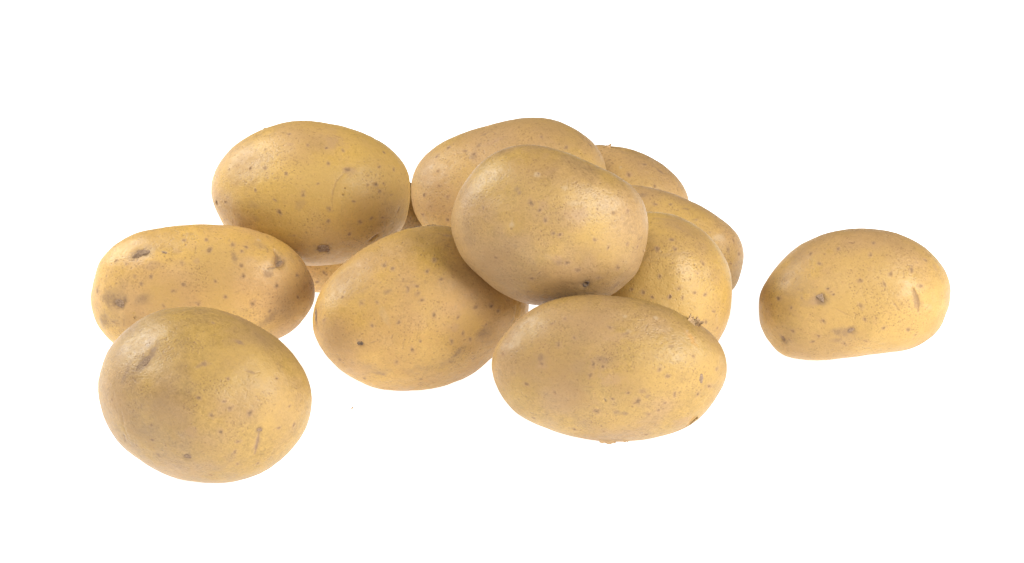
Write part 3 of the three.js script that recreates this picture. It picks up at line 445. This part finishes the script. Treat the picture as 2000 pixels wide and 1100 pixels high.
    outline: [1687, 446, 1724, 449, 1753, 456, 1782, 468, 1811, 487, 1834, 510, 1849, 533, 1856, 556, 1857, 578, 1854, 599, 1846, 617, 1840, 635, 1824, 655, 1800, 672, 1771, 684, 1734, 689, 1692, 694, 1650, 699, 1615, 704, 1592, 705, 1560, 702, 1542, 699, 1523, 690, 1507, 672, 1492, 651, 1484, 630, 1482, 604, 1484, 580, 1489, 564, 1502, 541, 1521, 516, 1542, 495, 1565, 477, 1592, 464, 1623, 453, 1655, 448],
    marks: { yellow: [1700, 560, 80, 1760, 640, 70, 1640, 620, 50, 1820, 570, 40], russet: [1560, 510, 60, 1540, 590, 50, 1720, 470, 60], grey: [1560, 500, 34, 18, 35, 1570, 560, 40, 26, 0, 1650, 655, 30, 18, 0, 1585, 590, 24, 12, 0], bruise: [1533, 662, 12, 8, -40, 1659, 646, 16, 12, 30, 1600, 584, 16, 9, -45, 1786, 584, 5, 24, 10, 1637, 648, 14, 10, 0, 1636, 664, 12, 7, 0], pink: [1826, 525, 8, 14, 20, 1777, 530, 8, 6, 0, 1590, 590, 22, 10, 0],
      spots: [1680, 549, 5, 1739, 535, 5, 1726, 556, 4.5, 1682, 597, 5.5, 1551, 646, 5, 1544, 662, 4, 1568, 582, 4, 1548, 601, 3, 1602, 517, 5, 1637, 488, 5, 1701, 499, 5, 1706, 477, 4, 1778, 530, 6, 1796, 559, 5, 1689, 623, 4.5, 1771, 644, 5, 1691, 665, 4, 1589, 666, 4, 1805, 508, 5, 1585, 497, 5, 1600, 655, 4], dark: [1523, 583, 4.5, 1610, 626, 4, 1650, 670, 5.5, 1726, 639, 4.5, 1618, 564, 3, 1625, 570, 3.4, 1629, 575, 2.6, 1787, 653, 4], holes: [1763, 585, 1.4], pores: [1700, 590, 40, 1740, 600, 40, 1780, 620, 40, 1690, 540, 40, 1520, 560, 30, 1760, 510, 40],
      cracks: [{ pts: [1782, 563, 1789, 577, 1793, 592, 1792, 611], w: 4, s: 0.6, deep: 3.4 }, { pts: [1740, 585, 1750, 599, 1760, 611], w: 2, s: 0.45, deep: 1.2 }, { pts: [1631, 601, 1648, 610, 1666, 619], w: 1.6, s: 0.5, deep: 1 }, { pts: [1657, 475, 1669, 476], w: 2.4, s: 0.9, deep: 1.4 }, { pts: [1668, 622, 1676, 606], w: 1.3, s: 0.4 }] },
    parts: [{ kind: 'eye', x: 1604, y: 581, rx: 11, ry: 7.5, a: -45, h: 2.6, m: 'grey', sunk: 2.6, corners: 3, ring: 0.5, label: 'three-cornered brown eye' }, { kind: 'eye', x: 1662, y: 644, rx: 8, ry: 5, a: 40, h: 1.4, m: 'cork', sunk: 1.6, ring: 0.15 }, { kind: 'eye', x: 1531, y: 660, rx: 7, ry: 3.4, a: -40, h: 1.5, m: 'cork', sunk: 2 }] },

  { id: 'hidden', seed: 12, tone: 1.3, depth: 0.95, yellow: 0.6, russet: 0.4, label: 'mostly hidden potato, a strip showing beneath the upper left potato',
    outline: [480, 480, 500, 446, 560, 420, 640, 406, 700, 410, 750, 424, 778, 450, 786, 480, 776, 515, 750, 540, 720, 556, 680, 567, 620, 571, 560, 561, 510, 537, 485, 508],
    marks: { yellow: [640, 545, 50], spots: [634, 533, 4.5, 619, 550, 4] } },

  { id: 'behind', seed: 13, tone: 0.66, depth: 0.95, yellow: 0.45, russet: 0.6, label: 'hidden potato, skin darkened for the shade in the gap between the upper left and back ones',  // low tone paints the shade of the gap into this skin
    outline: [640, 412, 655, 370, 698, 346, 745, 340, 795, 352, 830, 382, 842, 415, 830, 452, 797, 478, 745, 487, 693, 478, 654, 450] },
];


// ---------------------------------------------------------------- put them down: the lower layer first, then those that lie on it
const byId = {};
const tubers = POTATOES.map((o) => (byId[o.id] = new Tuber(o)));
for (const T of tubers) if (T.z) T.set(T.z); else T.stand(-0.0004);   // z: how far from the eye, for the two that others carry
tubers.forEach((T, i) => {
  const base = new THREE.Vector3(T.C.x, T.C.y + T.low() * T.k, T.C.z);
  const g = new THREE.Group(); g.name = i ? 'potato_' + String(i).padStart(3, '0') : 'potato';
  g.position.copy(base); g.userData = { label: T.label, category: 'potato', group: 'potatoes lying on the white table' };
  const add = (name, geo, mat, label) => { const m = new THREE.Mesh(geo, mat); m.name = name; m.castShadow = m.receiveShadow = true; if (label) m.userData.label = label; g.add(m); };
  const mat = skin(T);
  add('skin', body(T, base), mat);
  for (const e of T.parts ?? []) {
    if (e.kind === 'eye') add('eye', scab(T, e, base), MAT[e.m ?? 'cork'], e.label);
    if (e.kind === 'scab') add('scab', scab(T, e, base), MAT[e.m ?? 'grey'], e.label);
    if (e.kind === 'shred') add('peel_shred', shred(T, e, base), MAT[e.m ?? 'peel'], e.label);
    if (e.kind === 'sprout') add('sprout', sprout(T, e, base), MAT[e.m ?? 'peel'], e.label);
  }
  scene.add(g);
});

// a crumb of skin on the table, in front of the gap between the two left potatoes in front
{
  const g = new THREE.IcosahedronGeometry(1, 2), P = g.attributes.position;
  for (let i = 0; i < P.count; i++) { const x = P.getX(i), y = P.getY(i), z = P.getZ(i), w = 1 + 0.3 * noise(x * 1.7 + 2, y * 1.7, z * 1.7); P.setXYZ(i, x * 0.00035 * w, y * 0.0003 * w + 0.00025, z * 0.0007 * w); }
  g.computeVertexNormals(); g.rotateY(-0.6);
  const m = new THREE.Mesh(g, PEEL); m.name = 'skin_crumb'; m.castShadow = true;
  const ray = RX.clone().multiplyScalar((688 - 1000) / F_PX).addScaledVector(UY, -(798 - 550) / F_PX).sub(BK), t = -CAM.y / ray.y;
  m.position.copy(CAM).addScaledVector(ray, t); m.position.y = 0;
  m.userData = { label: 'tiny brown crumb of skin alone on the white table', category: 'crumb' };
  scene.add(m);
}
renderer.render(scene, camera);
